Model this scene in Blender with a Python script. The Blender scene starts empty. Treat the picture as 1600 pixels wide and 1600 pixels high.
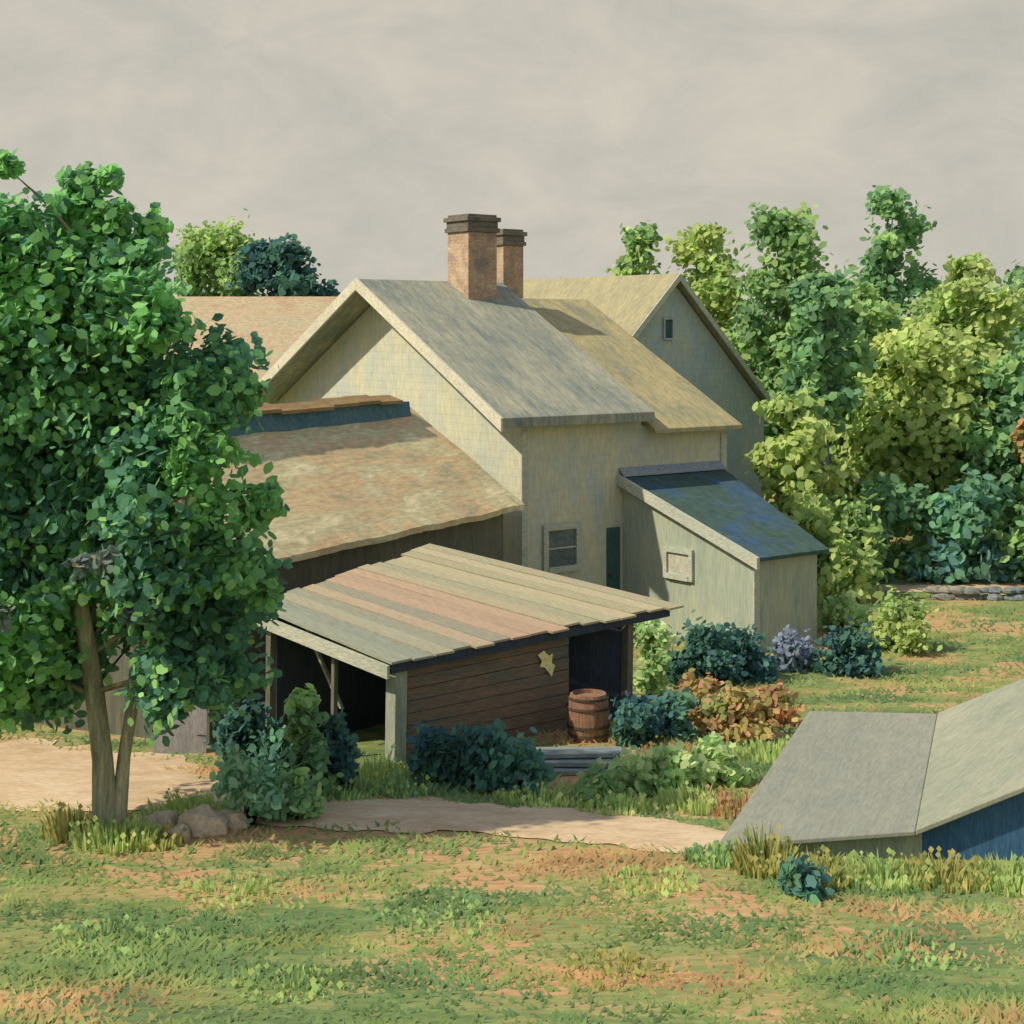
import bpy, math, random
import numpy as np
from mathutils import Vector, noise
random.seed(7)
sc = bpy.context.scene
sc.view_settings.view_transform = 'Standard'
sc.view_settings.look = 'None'
sc.view_settings.exposure = 0
COLL = sc.collection

def l1(c):
    c /= 255.0
    return c/12.92 if c <= .04045 else ((c+.055)/1.055)**2.4
def col(r, g, b, k=1.0):
    return (min(.85, l1(r)*k), min(.85, l1(g)*k), min(.85, l1(b)*k), 1.0)

# ------------------------------------------------------------------ terrain
def g(x, y):
    yy = max(y, -12)
    s = (26-yy)
    sp = math.log1p(math.exp(s)) if s < 30 else s
    return 0.07*sp + 0.05*noise.noise(Vector((x*.35, y*.35, 0)))

# ------------------------------------------------------------------ materials
def nodes(m):
    m.use_nodes = True
    nt = m.node_tree
    nt.nodes.clear()
    return nt, nt.nodes, nt.links
def brush(name, cols, rot=0.0, scale=(1, 1, 1), nscale=1.0, fine=1.0, bump=.2, rough=.85, lap=0.0, lapaxis='Z', use_attr=False, fa=.22, gain=1.0):
    """Weathered, hand-worked surface: streaks along one direction with patchy tone."""
    cols = [(min(.8, c[0]*gain), min(.8, c[1]*gain), min(.8, c[2]*gain), 1) for c in cols]
    m = bpy.data.materials.new(name)
    nt, N, L = nodes(m)
    out = N.new('ShaderNodeOutputMaterial'); bs = N.new('ShaderNodeBsdfPrincipled')
    bs.inputs['Roughness'].default_value = rough
    bs.inputs['Specular IOR Level'].default_value = .15
    L.new(bs.outputs[0], out.inputs[0])
    tc = N.new('ShaderNodeTexCoord')
    m1 = N.new('ShaderNodeMapping'); m1.inputs['Rotation'].default_value = (0, 0, -rot)
    L.new(tc.outputs['Object'], m1.inputs[0])
    m2 = N.new('ShaderNodeMapping'); m2.inputs['Scale'].default_value = scale
    L.new(m1.outputs[0], m2.inputs[0])
    n1 = N.new('ShaderNodeTexNoise'); n1.inputs['Scale'].default_value = nscale
    n1.inputs['Detail'].default_value = 5; n1.inputs['Roughness'].default_value = .65; n1.inputs['Distortion'].default_value = .6
    L.new(m2.outputs[0], n1.inputs['Vector'])
    n2 = N.new('ShaderNodeTexNoise'); n2.inputs['Scale'].default_value = nscale*6*fine
    n2.inputs['Detail'].default_value = 3; n2.inputs['Roughness'].default_value = .6
    L.new(m2.outputs[0], n2.inputs['Vector'])
    n3 = N.new('ShaderNodeTexNoise'); n3.inputs['Scale'].default_value = .9
    n3.inputs['Detail'].default_value = 3
    L.new(tc.outputs['Object'], n3.inputs['Vector'])
    hm = N.new('ShaderNodeMath'); hm.operation = 'MULTIPLY'; hm.inputs[1].default_value = .6
    L.new(n1.outputs['Fac'], hm.inputs[0])
    mix = N.new('ShaderNodeMath'); mix.operation = 'MULTIPLY_ADD'
    L.new(n3.outputs['Fac'], mix.inputs[0]); mix.inputs[1].default_value = .4
    L.new(hm.outputs[0], mix.inputs[2])
    r = N.new('ShaderNodeValToRGB')
    L.new(mix.outputs[0], r.inputs[0])
    e = r.color_ramp.elements
    n = len(cols)
    for i, c in enumerate(cols):
        p = .38+.24*i/max(1, n-1)
        if i < 2:
            e[i].position = p; e[i].color = c
        else:
            q = e.new(p); q.color = c
    if n == 1: e[1].color = cols[0]
    base = r.outputs[0]
    if use_attr:
        at = N.new('ShaderNodeAttribute'); at.attribute_name = 'Col'
        base = at.outputs['Color']
    mr = N.new('ShaderNodeMapRange'); mr.inputs[1].default_value = .3; mr.inputs[2].default_value = .7
    mr.inputs[3].default_value = 1-fa; mr.inputs[4].default_value = 1+fa
    L.new(n2.outputs['Fac'], mr.inputs[0])
    mu = N.new('ShaderNodeMix'); mu.data_type = 'RGBA'; mu.blend_type = 'MULTIPLY'; mu.inputs[0].default_value = 1
    L.new(base, mu.inputs[6]); L.new(mr.outputs[0], mu.inputs[7])
    L.new(mu.outputs[2], bs.inputs['Base Color'])
    b = N.new('ShaderNodeBump'); b.inputs['Strength'].default_value = bump; b.inputs['Distance'].default_value = .02
    L.new(n2.outputs['Fac'], b.inputs['Height'])
    last = b
    if lap > 0:
        sp = N.new('ShaderNodeSeparateXYZ'); L.new(m1.outputs[0], sp.inputs[0])
        d = N.new('ShaderNodeMath'); d.operation = 'DIVIDE'; d.inputs[1].default_value = lap
        L.new(sp.outputs[lapaxis], d.inputs[0])
        wob = N.new('ShaderNodeMath'); wob.operation = 'MULTIPLY_ADD'; wob.inputs[1].default_value = .25
        L.new(n3.outputs['Fac'], wob.inputs[0]); L.new(d.outputs[0], wob.inputs[2])
        fr = N.new('ShaderNodeMath'); fr.operation = 'FRACT'; L.new(wob.outputs[0], fr.inputs[0])
        b2 = N.new('ShaderNodeBump'); b2.inputs['Strength'].default_value = .5; b2.inputs['Distance'].default_value = .02
        b2.invert = True
        L.new(fr.outputs[0], b2.inputs['Height']); L.new(b.outputs[0], b2.inputs['Normal'])
        last = b2
    L.new(last.outputs[0], bs.inputs['Normal'])
    return m

def leafmat(name, tr):
    m = bpy.data.materials.new(name)
    nt, N, L = nodes(m)
    out = N.new('ShaderNodeOutputMaterial')
    at = N.new('ShaderNodeAttribute'); at.attribute_name = 'Col'
    tc = N.new('ShaderNodeTexCoord')
    n = N.new('ShaderNodeTexNoise'); n.inputs['Scale'].default_value = 1.7; n.inputs['Detail'].default_value = 3
    L.new(tc.outputs['Object'], n.inputs['Vector'])
    mr = N.new('ShaderNodeMapRange'); mr.inputs[1].default_value = .3; mr.inputs[2].default_value = .7
    mr.inputs[3].default_value = .75; mr.inputs[4].default_value = 1.25
    L.new(n.outputs['Fac'], mr.inputs[0])
    mu = N.new('ShaderNodeMix'); mu.data_type = 'RGBA'; mu.blend_type = 'MULTIPLY'; mu.inputs[0].default_value = 1
    L.new(at.outputs['Color'], mu.inputs[6]); L.new(mr.outputs[0], mu.inputs[7])
    d = N.new('ShaderNodeBsdfDiffuse'); t = N.new('ShaderNodeBsdfTranslucent')
    L.new(mu.outputs[2], d.inputs[0]); L.new(mu.outputs[2], t.inputs[0])
    ms = N.new('ShaderNodeMixShader'); ms.inputs[0].default_value = tr
    L.new(d.outputs[0], ms.inputs[1]); L.new(t.outputs[0], ms.inputs[2]); L.new(ms.outputs[0], out.inputs[0])
    return m
LEAF = leafmat('foliage', .48)
GRASS = leafmat('grass_blades', .4)

ANG_V = math.atan2(.612, .791)
W_DIR = Vector((-.46, -.888, 0)).normalized()
P_DIR = Vector((-.888, .46, 0)).normalized()
ANG_B = math.atan2(.888, .46)

M = {}
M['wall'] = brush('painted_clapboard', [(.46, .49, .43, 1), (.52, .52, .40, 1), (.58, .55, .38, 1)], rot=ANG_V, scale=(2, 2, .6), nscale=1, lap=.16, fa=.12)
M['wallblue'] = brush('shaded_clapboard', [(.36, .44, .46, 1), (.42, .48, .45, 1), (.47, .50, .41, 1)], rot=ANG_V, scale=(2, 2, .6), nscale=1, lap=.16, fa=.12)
M['leanwall'] = brush('lean_to_boards', [(.31, .36, .30, 1), (.37, .41, .32, 1), (.41, .43, .31, 1)], rot=ANG_V, scale=(4, 4, .5), nscale=1, fa=.13)
M['trim'] = brush('weathered_trim', [(.54, .52, .41, 1), (.66, .62, .48, 1)], scale=(2, 2, 2), nscale=2, bump=.1)
M['roof'] = brush('grey_shingles', [(.20, .23, .21, 1), (.29, .30, .24, 1), (.38, .37, .28, 1)], rot=ANG_V, scale=(4, .7, .7), nscale=1.1, lap=.22, lapaxis='Y')
M['roofy'] = brush('ochre_shingles', [(.26, .26, .18, 1), (.37, .33, .18, 1), (.45, .38, .21, 1)], rot=ANG_V, scale=(3, .8, .8), nscale=1.1, lap=.22, lapaxis='Y')
M['roofwing'] = brush('ochre_wing_shingles', [(.30, .28, .18, 1), (.38, .34, .20, 1)], rot=ANG_V, scale=(.8, 3, .8), nscale=1.1, lap=.22, lapaxis='X')
M['rooftan'] = brush('tan_shingles', [(.38, .27, .17, 1), (.43, .34, .22, 1), (.39, .34, .23, 1)], scale=(1, 3, 1), nscale=1.3, lap=.22, lapaxis='Y', gain=1.1)
M['roofbarn'] = brush('barn_shingles', [(.31, .29, .18, 1), (.46, .33, .19, 1), (.40, .36, .21, 1), (.54, .47, .29, 1)], rot=ANG_B, scale=(.55, 2.4, 1), nscale=1.3, lap=.24, lapaxis='Y', gain=1.3)
M['ridge'] = brush('brown_boards', [(.22, .15, .075, 1), (.33, .23, .11, 1)], rot=ANG_B, scale=(.5, 3, 3), nscale=2)
M['dark'] = brush('ridge_shade_boards', [(.06, .14, .19, 1), (.10, .18, .22, 1)], scale=(1, 1, 1), nscale=3)  # dark blue puts the shade below the ridge boards into colour
M['barnwall'] = brush('barn_boards', [(.10, .11, .09, 1), (.17, .16, .115, 1)], rot=ANG_B, scale=(5, 5, .5), nscale=1.5)
M['brown'] = brush('brown_planks', [(.12, .13, .11, 1), (.19, .145, .105, 1), (.23, .145, .10, 1)], rot=math.radians(45), scale=(.6, .6, 6), nscale=1.5)
M['navyshade'] = brush('interior_shade_boards', [(.04, .055, .08, 1), (.06, .07, .09, 1)], scale=(3, 3, .5), nscale=2)  # shade inside the shed, put into the boards as dark navy
M['post'] = brush('grey_timber', [(.26, .30, .25, 1), (.38, .40, .31, 1)], scale=(4, 4, .6), nscale=2)
M['fascia'] = brush('pale_timber', [(.38, .42, .36, 1), (.52, .52, .42, 1)], scale=(1, 1, 4), nscale=2)
M['plank'] = brush('roof_planks', [(.3, .3, .3, 1), (.3, .3, .3, 1)], rot=math.radians(-38), scale=(.5, 5, 1), nscale=2, use_attr=True, bump=.3, fa=.18)
M['leanroof'] = brush('dark_felt', [(.055, .10, .085, 1), (.06, .105, .095, 1), (.05, .10, .19, 1)], rot=ANG_V, scale=(1, 1, 1), nscale=.8)
M['flash'] = brush('lead_flashing', [(.24, .28, .33, 1), (.30, .33, .36, 1)], scale=(1, 1, 3), nscale=2)
M['glass'] = brush('dark_pane', [(.08, .11, .12, 1), (.17, .20, .19, 1)], nscale=3, rough=.3, bump=.05)
M['blind'] = brush('pale_pane', [(.40, .41, .33, 1), (.52, .50, .40, 1)], nscale=3, rough=.4, bump=.05)
M['door'] = brush('teal_door', [(.04, .10, .10, 1), (.07, .14, .13, 1)], scale=(4, 4, .6), nscale=2)
M['brick'] = brush('chimney_brick', [(.22, .19, .16, 1), (.38, .26, .18, 1), (.44, .36, .25, 1)], scale=(2, 2, 3), nscale=1.2, lap=.075, gain=1.1)
M['cap'] = brush('sooty_brick', [(.10, .10, .095, 1), (.22, .19, .15, 1)], scale=(2, 2, 5), nscale=2)
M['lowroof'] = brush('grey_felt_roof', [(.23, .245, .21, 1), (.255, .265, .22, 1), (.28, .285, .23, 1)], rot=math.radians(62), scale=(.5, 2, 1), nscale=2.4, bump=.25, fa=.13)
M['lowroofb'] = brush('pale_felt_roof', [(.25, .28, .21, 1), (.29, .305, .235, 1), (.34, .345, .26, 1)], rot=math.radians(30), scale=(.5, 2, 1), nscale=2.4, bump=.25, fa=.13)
M['blue'] = brush('blue_shade_boards', [(.04, .10, .20, 1), (.06, .15, .27, 1)], scale=(4, 4, .6), nscale=2)  # blue stands in for shadow on the outbuilding's wall
M['bark'] = brush('bark', [(.14, .15, .11, 1), (.30, .30, .20, 1), (.46, .43, .29, 1)], scale=(6, 6, .9), nscale=1.4, bump=.6)
M['barkblue'] = brush('smooth_bark', [(.15, .17, .18, 1), (.24, .25, .25, 1)], scale=(6, 6, .9), nscale=1.4, bump=.5)
M['barrel'] = brush('barrel_staves', [(.13, .075, .055, 1), (.25, .14, .09, 1), (.32, .2, .13, 1)], scale=(7, 7, .6), nscale=1.6, gain=1.1)
M['iron'] = brush('rusty_iron', [(.06, .05, .045, 1), (.13, .08, .055, 1)], nscale=4)
M['stone'] = brush('pale_stone', [(.46, .38, .28, 1), (.60, .49, .36, 1)], nscale=3, bump=.5)
M['greystone'] = brush('shadow_grey_stone', [(.13, .18, .20, 1), (.24, .24, .21, 1), (.34, .30, .23, 1)], nscale=1.2, bump=.5)  # blue-grey tone carries the shadow band by the far track
M['greywood'] = brush('weathered_lumber', [(.18, .23, .24, 1), (.28, .30, .28, 1)], rot=math.radians(20), scale=(.6, 4, 4), nscale=2)
M['purple'] = brush('weathered_lilac_boards', [(.24, .24, .25, 1), (.36, .33, .33, 1)], scale=(5, 5, .6), nscale=2)

def ground_mat():
    m = bpy.data.materials.new('meadow')
    nt, N, L = nodes(m)
    out = N.new('ShaderNodeOutputMaterial'); bs = N.new('ShaderNodeBsdfPrincipled')
    bs.inputs['Roughness'].default_value = .95; bs.inputs['Specular IOR Level'].default_value = .05
    L.new(bs.outputs[0], out.inputs[0])
    tc = N.new('ShaderNodeTexCoord')
    nd = N.new('ShaderNodeTexNoise'); nd.inputs['Scale'].default_value = 1.6; nd.inputs['Detail'].default_value = 4
    L.new(tc.outputs['Object'], nd.inputs['Vector'])
    va = N.new('ShaderNodeVectorMath'); va.operation = 'MULTIPLY_ADD'
    L.new(nd.outputs['Color'], va.inputs[0]); va.inputs[1].default_value = (.8, .8, 0); L.new(tc.outputs['Object'], va.inputs[2])
    mp = N.new('ShaderNodeMapping'); mp.inputs['Scale'].default_value = (1.1, 3.4, 1); mp.inputs['Rotation'].default_value = (0, 0, .12)
    L.new(va.outputs[0], mp.inputs[0])
    vo = N.new('ShaderNodeTexVoronoi'); vo.inputs['Scale'].default_value = 1.0; vo.inputs['Randomness'].default_value = 1
    L.new(mp.outputs[0], vo.inputs['Vector'])
    sp = N.new('ShaderNodeSeparateColor'); L.new(vo.outputs['Color'], sp.inputs[0])
    big = N.new('ShaderNodeTexNoise'); big.inputs['Scale'].default_value = .40; big.inputs['Detail'].default_value = 2
    L.new(tc.outputs['Object'], big.inputs['Vector'])
    a = N.new('ShaderNodeMath'); a.operation = 'MULTIPLY'; a.inputs[1].default_value = .28; L.new(sp.outputs[0], a.inputs[0])
    b = N.new('ShaderNodeMath'); b.operation = 'MULTIPLY_ADD'; b.inputs[1].default_value = 1.2
    L.new(big.outputs['Fac'], b.inputs[0]); L.new(a.outputs[0], b.inputs[2])
    r = N.new('ShaderNodeValToRGB'); L.new(b.outputs[0], r.inputs[0])
    e = r.color_ramp.elements
    cs = [(.48, col(106, 126, 86, .92)), (.60, col(122, 140, 90, .92)), (.71, col(140, 148, 96, .92)), (.79, col(158, 152, 102, .92)), (.87, col(184, 160, 116, .92)), (.95, col(190, 152, 114, .92))]
    e[0].position, e[0].color = cs[0]; e[1].position, e[1].color = cs[1]
    for p, c in cs[2:]:
        q = e.new(p); q.color = c
    fn = N.new('ShaderNodeTexNoise'); fn.inputs['Scale'].default_value = 6; fn.inputs['Detail'].default_value = 6
    mp2 = N.new('ShaderNodeMapping'); mp2.inputs['Scale'].default_value = (.7, 2.6, 1)
    L.new(tc.outputs['Object'], mp2.inputs[0]); L.new(mp2.outputs[0], fn.inputs['Vector'])
    mr = N.new('ShaderNodeMapRange'); mr.inputs[1].default_value = .3; mr.inputs[2].default_value = .7; mr.inputs[3].default_value = .78; mr.inputs[4].default_value = 1.22
    L.new(fn.outputs['Fac'], mr.inputs[0])
    mu = N.new('ShaderNodeMix'); mu.data_type = 'RGBA'; mu.blend_type = 'MULTIPLY'; mu.inputs[0].default_value = 1
    L.new(r.outputs[0], mu.inputs[6]); L.new(mr.outputs[0], mu.inputs[7]); L.new(mu.outputs[2], bs.inputs['Base Color'])
    bp = N.new('ShaderNodeBump'); bp.inputs['Strength'].default_value = .5; bp.inputs['Distance'].default_value = .03
    L.new(fn.outputs['Fac'], bp.inputs['Height']); L.new(bp.outputs[0], bs.inputs['Normal'])
    return m
M['ground'] = ground_mat()
M['path'] = brush('sandy_track', [(.50, .36, .22, 1), (.60, .45, .29, 1), (.66, .52, .35, 1)], rot=.0, scale=(1, 2.5, 1), nscale=1.6, bump=.4, fa=.15)

# ------------------------------------------------------------------ mesh helpers
class MB:
    def __init__(s): s.v = []; s.f = []; s.c = []
    def add(s, vs, fs, c=None):
        o = len(s.v); s.v += [tuple(p) for p in vs]
        for f in fs:
            s.f.append(tuple(i+o for i in f)); s.c.append(c or (.5, .5, .5, 1))
    def prism(s, poly, off, c=None):
        n = len(poly); off = Vector(off)
        vs = [Vector(p) for p in poly]+[Vector(p)+off for p in poly]
        fs = [tuple(range(n))[::-1], tuple(range(n, 2*n))]
        for i in range(n):
            j = (i+1) % n
            fs.append((i, j, n+j, n+i))
        s.add(vs, fs, c)
    def beam(s, p0, p1, a, b, c=None):
        p0, p1, a, b = Vector(p0), Vector(p1), Vector(a)/2, Vector(b)/2
        s.prism([p0-a-b, p0+a-b, p0+a+b, p0-a+b], p1-p0, c)
    def tube(s, pts, rad, seg=9, c=None):
        pts = [Vector(p) for p in pts]; vs = []; fs = []
        for i, p in enumerate(pts):
            d = (pts[min(i+1, len(pts)-1)]-pts[max(i-1, 0)]).normalized()
            a = d.orthogonal().normalized() if abs(d.z) < .9 else Vector((1, 0, 0))
            a = (a-d*a.dot(d)).normalized(); b = d.cross(a)
            for k in range(seg):
                t = 2*math.pi*k/seg
                rr = rad[i]*(1+.12*math.sin(3*t+i))
                vs.append(p+a*math.cos(t)*rr+b*math.sin(t)*rr)
        for i in range(len(pts)-1):
            for k in range(seg):
                k2 = (k+1) % seg
                fs.append((i*seg+k, i*seg+k2, (i+1)*seg+k2, (i+1)*seg+k))
        fs.append(tuple(range(seg))[::-1]); fs.append(tuple((len(pts)-1)*seg+k for k in range(seg)))
        s.add(vs, fs, c)

def top_empty(name, label, cat, base, group=None):
    o = bpy.data.objects.new(name, None); o.location = base; o.empty_display_size = .3
    o['label'] = label; o['category'] = cat
    if group: o['group'] = group
    COLL.objects.link(o); return o
def root_loc(p):
    l = Vector((0, 0, 0))
    while p is not None:
        l += Vector(p.location); p = p.parent
    return l
def mesh_obj(name, mb, mat, parent=None, base=(0, 0, 0), smooth=False, fix=True, attr=False, bevel=0):
    off = root_loc(parent) if parent else Vector(base)
    me = bpy.data.meshes.new(name)
    me.from_pydata([(p[0]-off.x, p[1]-off.y, p[2]-off.z) for p in mb.v], [], mb.f)
    if attr:
        at = me.attributes.new('Col', 'FLOAT_COLOR', 'CORNER')
        arr = np.array([c for f, c in zip(mb.f, mb.c) for _ in f], dtype=np.float32)
        at.data.foreach_set('color', arr.ravel())
    if fix:
        import bmesh
        bm = bmesh.new(); bm.from_mesh(me); bmesh.ops.recalc_face_normals(bm, faces=bm.faces); bm.to_mesh(me); bm.free()
    me.materials.append(mat)
    if smooth:
        for p in me.polygons: p.use_smooth = True
    o = bpy.data.objects.new(name, me); COLL.objects.link(o)
    if parent: o.parent = parent
    else: o.location = base
    if bevel:
        b = o.modifiers.new('edge', 'BEVEL'); b.width = bevel; b.segments = 2; b.limit_method = 'ANGLE'
    return o

def leaf_arrays(blobs, L, W, pal, seed, scatter=.10):
    r = np.random.default_rng(seed)
    V = []; Cc = []
    pal = np.array([p[:3] for p in pal])
    for (c, rad, n, ip) in blobs:
        d = r.normal(size=(n, 3)); d /= np.linalg.norm(d, axis=1)[:, None]
        rr = r.random(n)**.5
        rr = rr*(1+scatter*np.clip(r.normal(size=n), -2, 1.5)*1.3)
        lump = 1+.25*np.sin(d[:, 0]*5+c[0]*3)+.2*np.sin(d[:, 2]*6+c[1]*5)+.15*np.sin(d[:, 1]*9+c[2]*7)
        pos = np.array(c)+d*(rr*lump)[:, None]*np.array(rad)
        nr = d*.45+r.normal(size=(n, 3))*.55+np.array([-.3, -.15, .4]); nr /= np.linalg.norm(nr, axis=1)[:, None]
        a = np.cross(nr, r.normal(size=(n, 3))); a /= np.linalg.norm(a, axis=1)[:, None]+1e-9
        b = np.cross(nr, a)
        sz = (.6+.8*r.random(n))[:, None]
        l = L*sz; w = W*sz
        quad = np.stack([pos-a*l/2, pos-a*l*.15-b*w/2, pos+a*l*.25-b*w*.42, pos+a*l/2, pos+a*l*.25+b*w*.42, pos-a*l*.15+b*w/2], axis=1)
        V.append(quad)
        idx = np.where(r.random(n) < .62, ip % len(pal), r.integers(0, len(pal), n))
        cc = pal[idx]*(.85+.3*r.random(n))[:, None]
        Cc.append(cc)
    return np.concatenate(V), np.concatenate(Cc)
def leaf_obj(name, blobs, L, W, pal, seed, parent=None, base=(0, 0, 0), extra=None, scatter=.10):
    V, Cc = leaf_arrays(blobs, L, W, pal, seed, scatter)
    off = root_loc(parent) if parent else Vector(base)
    V = V-np.array(off)
    n = len(V)
    ev = []; ef = []; ec = []
    if extra:
        ev = [tuple(Vector(p)-off) for p in extra.v]; ef = extra.f; ec = extra.c
    me = bpy.data.meshes.new(name)
    verts = V.reshape(-1, 3)
    nv = len(verts); ne = len(ev)
    loops = list(range(nv)); starts = list(range(0, nv, 6))
    k = nv
    colors = np.repeat(np.c_[Cc, np.ones(n)], 6, axis=0)
    if ne:
        verts = np.concatenate([verts, np.array(ev)])
        cl = []
        for f, c in zip(ef, ec):
            starts.append(k); loops += [i+nv for i in f]; k += len(f); cl += [c]*len(f)
        colors = np.concatenate([colors, np.array(cl)])
    me.vertices.add(nv+ne); me.vertices.foreach_set('co', verts.astype(np.float32).ravel())
    me.loops.add(len(loops)); me.loops.foreach_set('vertex_index', loops)
    me.polygons.add(len(starts)); me.polygons.foreach_set('loop_start', starts)
    me.update(calc_edges=True); me.validate()
    at = me.attributes.new('Col', 'FLOAT_COLOR', 'CORNER')
    at.data.foreach_set('color', colors.astype(np.float32).ravel())
    me.materials.append(LEAF)
    o = bpy.data.objects.new(name, me); COLL.objects.link(o)
    if parent: o.parent = parent
    else: o.location = base
    return o

K = 2.2
PAL = {
 'near': [col(88, 128, 88, K), col(104, 146, 94, K), col(74, 112, 90, K), col(118, 154, 98, K), col(68, 102, 86, K), col(98, 138, 84, K)],
 'green': [col(118, 140, 90, K), col(102, 128, 86, K), col(134, 152, 96, K), col(94, 120, 88, K)],
 'yellow': [col(134, 148, 94, K), col(148, 158, 102, K), col(120, 140, 88, K), col(132, 144, 88, K)],
 'teal': [col(76, 108, 98, K), col(70, 102, 98, K), col(90, 126, 98, K), col(82, 116, 92, K)],
 'mid': [col(104, 134, 92, K), col(92, 124, 90, K), col(122, 148, 96, K), col(88, 118, 90, K)],
 'dark': [col(60, 90, 88, K), col(54, 82, 88, K), col(72, 104, 92, K), col(66, 98, 84, K)],
 'mint': [col(110, 142, 116, K), col(94, 130, 106, K), col(126, 154, 126, K)],
 'light': [col(142, 160, 112, K), col(124, 148, 100, K), col(154, 170, 124, K), col(112, 138, 92, K)],
 'orange': [col(172, 138, 102, 1.6), col(158, 146, 94, 1.6), col(150, 124, 92, 1.6), col(130, 138, 88, 1.6), col(180, 146, 112, 1.6)],
 'lav': [col(120, 126, 140, K), col(104, 114, 134, K), col(92, 112, 114, K)],
 'ygrass': [col(160, 156, 94, 1.5), col(142, 146, 86, 1.5), col(172, 162, 104, 1.5), col(126, 138, 82, 1.5)],
}

def tree(label, x, y, h, r, pal, seed, n=4200, base_frac=.2, L=.25, W=.17, taper=.35, bark='barkblue', blobs_n=24, trunk_r=.14, name='tree', group='trees around the farmyard', sc_=.05):
    rd = random.Random(seed); z0 = g(x, y)
    o = top_empty(name, label, 'tree', (x, y, z0), group)
    blobs = []
    zc0 = z0+h*base_frac; ht = h*(1-base_frac)
    for i in range(blobs_n):
        f = (i+.5)/blobs_n
        prof = math.sin(math.pi*min(1, (f*.80+.14)))**.6*(1-taper*max(0, f-.3)**1.1)
        a = rd.uniform(0, 2*math.pi); rr = r*prof*rd.uniform(.3, .85)
        br = r*rd.uniform(.28, .52)*(1-.35*f)
        cz = min(zc0+f*ht, z0+h-br)
        blobs.append(((x+rr*math.cos(a), y+rr*math.sin(a), cz), (br*1.25, br*1.25, br*.9), int(n*1.2/blobs_n*(.5+br/r*1.4)), rd.randrange(99)))
    blobs.append(((x, y, zc0+ht*.45), (r*.68, r*.68, ht*.45), n//3, rd.randrange(99)))
    mb = MB()
    lean = rd.uniform(-.25, .25)
    pts = [(x+lean*t*t+.06*math.sin(5*t+seed), y, z0-.15+(h*.86)*t) for t in [0, .15, .35, .55, .75, 1]]
    mb.tube(pts, [trunk_r*1.35, trunk_r, trunk_r*.8, trunk_r*.6, trunk_r*.4, trunk_r*.12], 8)
    for b in blobs[1:-1:2]:
        c = Vector(b[0]); t = max(.12, min(.8, (c.z-z0)/(h*.86)-.22))
        p = Vector((x+lean*t*t, y, z0+h*.86*t))
        mid = (p+c)/2+Vector((0, 0, .12))
        mb.tube([p, mid, c], [trunk_r*.38, trunk_r*.24, trunk_r*.08], 5)
    mesh_obj('trunk', mb, M[bark], o, smooth=True)
    leaf_obj('crown', blobs, L, W, PAL[pal], seed, o, scatter=sc_)
    return o

def bush(label, x, y, r, h, pal, seed, n=900, L=.12, W=.07, name='bush', cat='bush', cone=False, group='shrubs and weeds in the yard'):
    rd = random.Random(seed); z0 = g(x, y)
    mb = MB(); blobs = []
    k = 11
    for i in range(k):
        a = rd.uniform(0, 6.28); f = rd.random()
        sp = (1-f*.85) if cone else math.sqrt(max(.05, 1-f*f*.9))
        rr = r*sp*rd.uniform(.2, .8); br = min(r, h)*rd.uniform(.28, .5)*(1-.4*f if cone else 1)
        c = (x+rr*math.cos(a), y+rr*math.sin(a), z0+max(br*.6, f*h*.85))
        blobs.append((c, (br*1.25, br*1.25, br), n//k, rd.randrange(99)))
        mb.tube([(x+rd.uniform(-.05, .05), y+rd.uniform(-.05, .05), z0-.05), ((x+c[0])/2, (y+c[1])/2, (z0+c[2])/2+.05), c], [.018, .012, .005], 4, col(80, 80, 60))
    o = leaf_obj(name, blobs, L, W, PAL[pal], seed, None, (x, y, z0), mb, scatter=.2)
    o['label'] = label; o['category'] = cat; o['group'] = group
    return o

def weeds(label, x, y, r, h, pal, seed, n=500):
    rr = random.Random(seed); mb = MB(); z0 = g(x, y); P = PAL[pal]
    for i in range(n):
        a = rr.uniform(0, 6.28); q = r*math.sqrt(rr.random()); px, py = x+q*math.cos(a), y+q*math.sin(a); pz = g(px, py)
        hh = h*rr.uniform(.3, 1)*(1-.5*q/r)*(.75+.5*noise.noise(Vector((px*4, py*4, seed)))); w = rr.uniform(.008, .02); a2 = rr.uniform(0, 6.28)
        dx, dy = math.cos(a2)*w, math.sin(a2)*w; lx, ly = math.cos(a)*hh*.5*rr.random(), math.sin(a)*hh*.5*rr.random()
        c = P[rr.randrange(len(P))]
        mb.add([(px-dx, py-dy, pz-.02), (px+dx, py+dy, pz-.02), (px+dx+lx*.4, py+dy+ly*.4, pz+hh*.55), (px+lx, py+ly, pz+hh), (px-dx+lx*.4, py-dy+ly*.4, pz+hh*.55)], [(0, 1, 2, 3, 4)], c)
        if rr.random() < .15:
            s = rr.uniform(.015, .035)
            mb.add([(px+lx-s, py+ly, pz+hh), (px+lx, py+ly-s*.5, pz+hh-s), (px+lx+s, py+ly, pz+hh), (px+lx, py+ly+s*.5, pz+hh+s)], [(0, 1, 2, 3)], P[rr.randrange(len(P))])
    o = mesh_obj('weeds', mb, GRASS, None, (x, y, z0), fix=False, attr=True)
    o['label'] = label; o['category'] = 'weeds'; o['group'] = 'shrubs and weeds in the yard'

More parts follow.
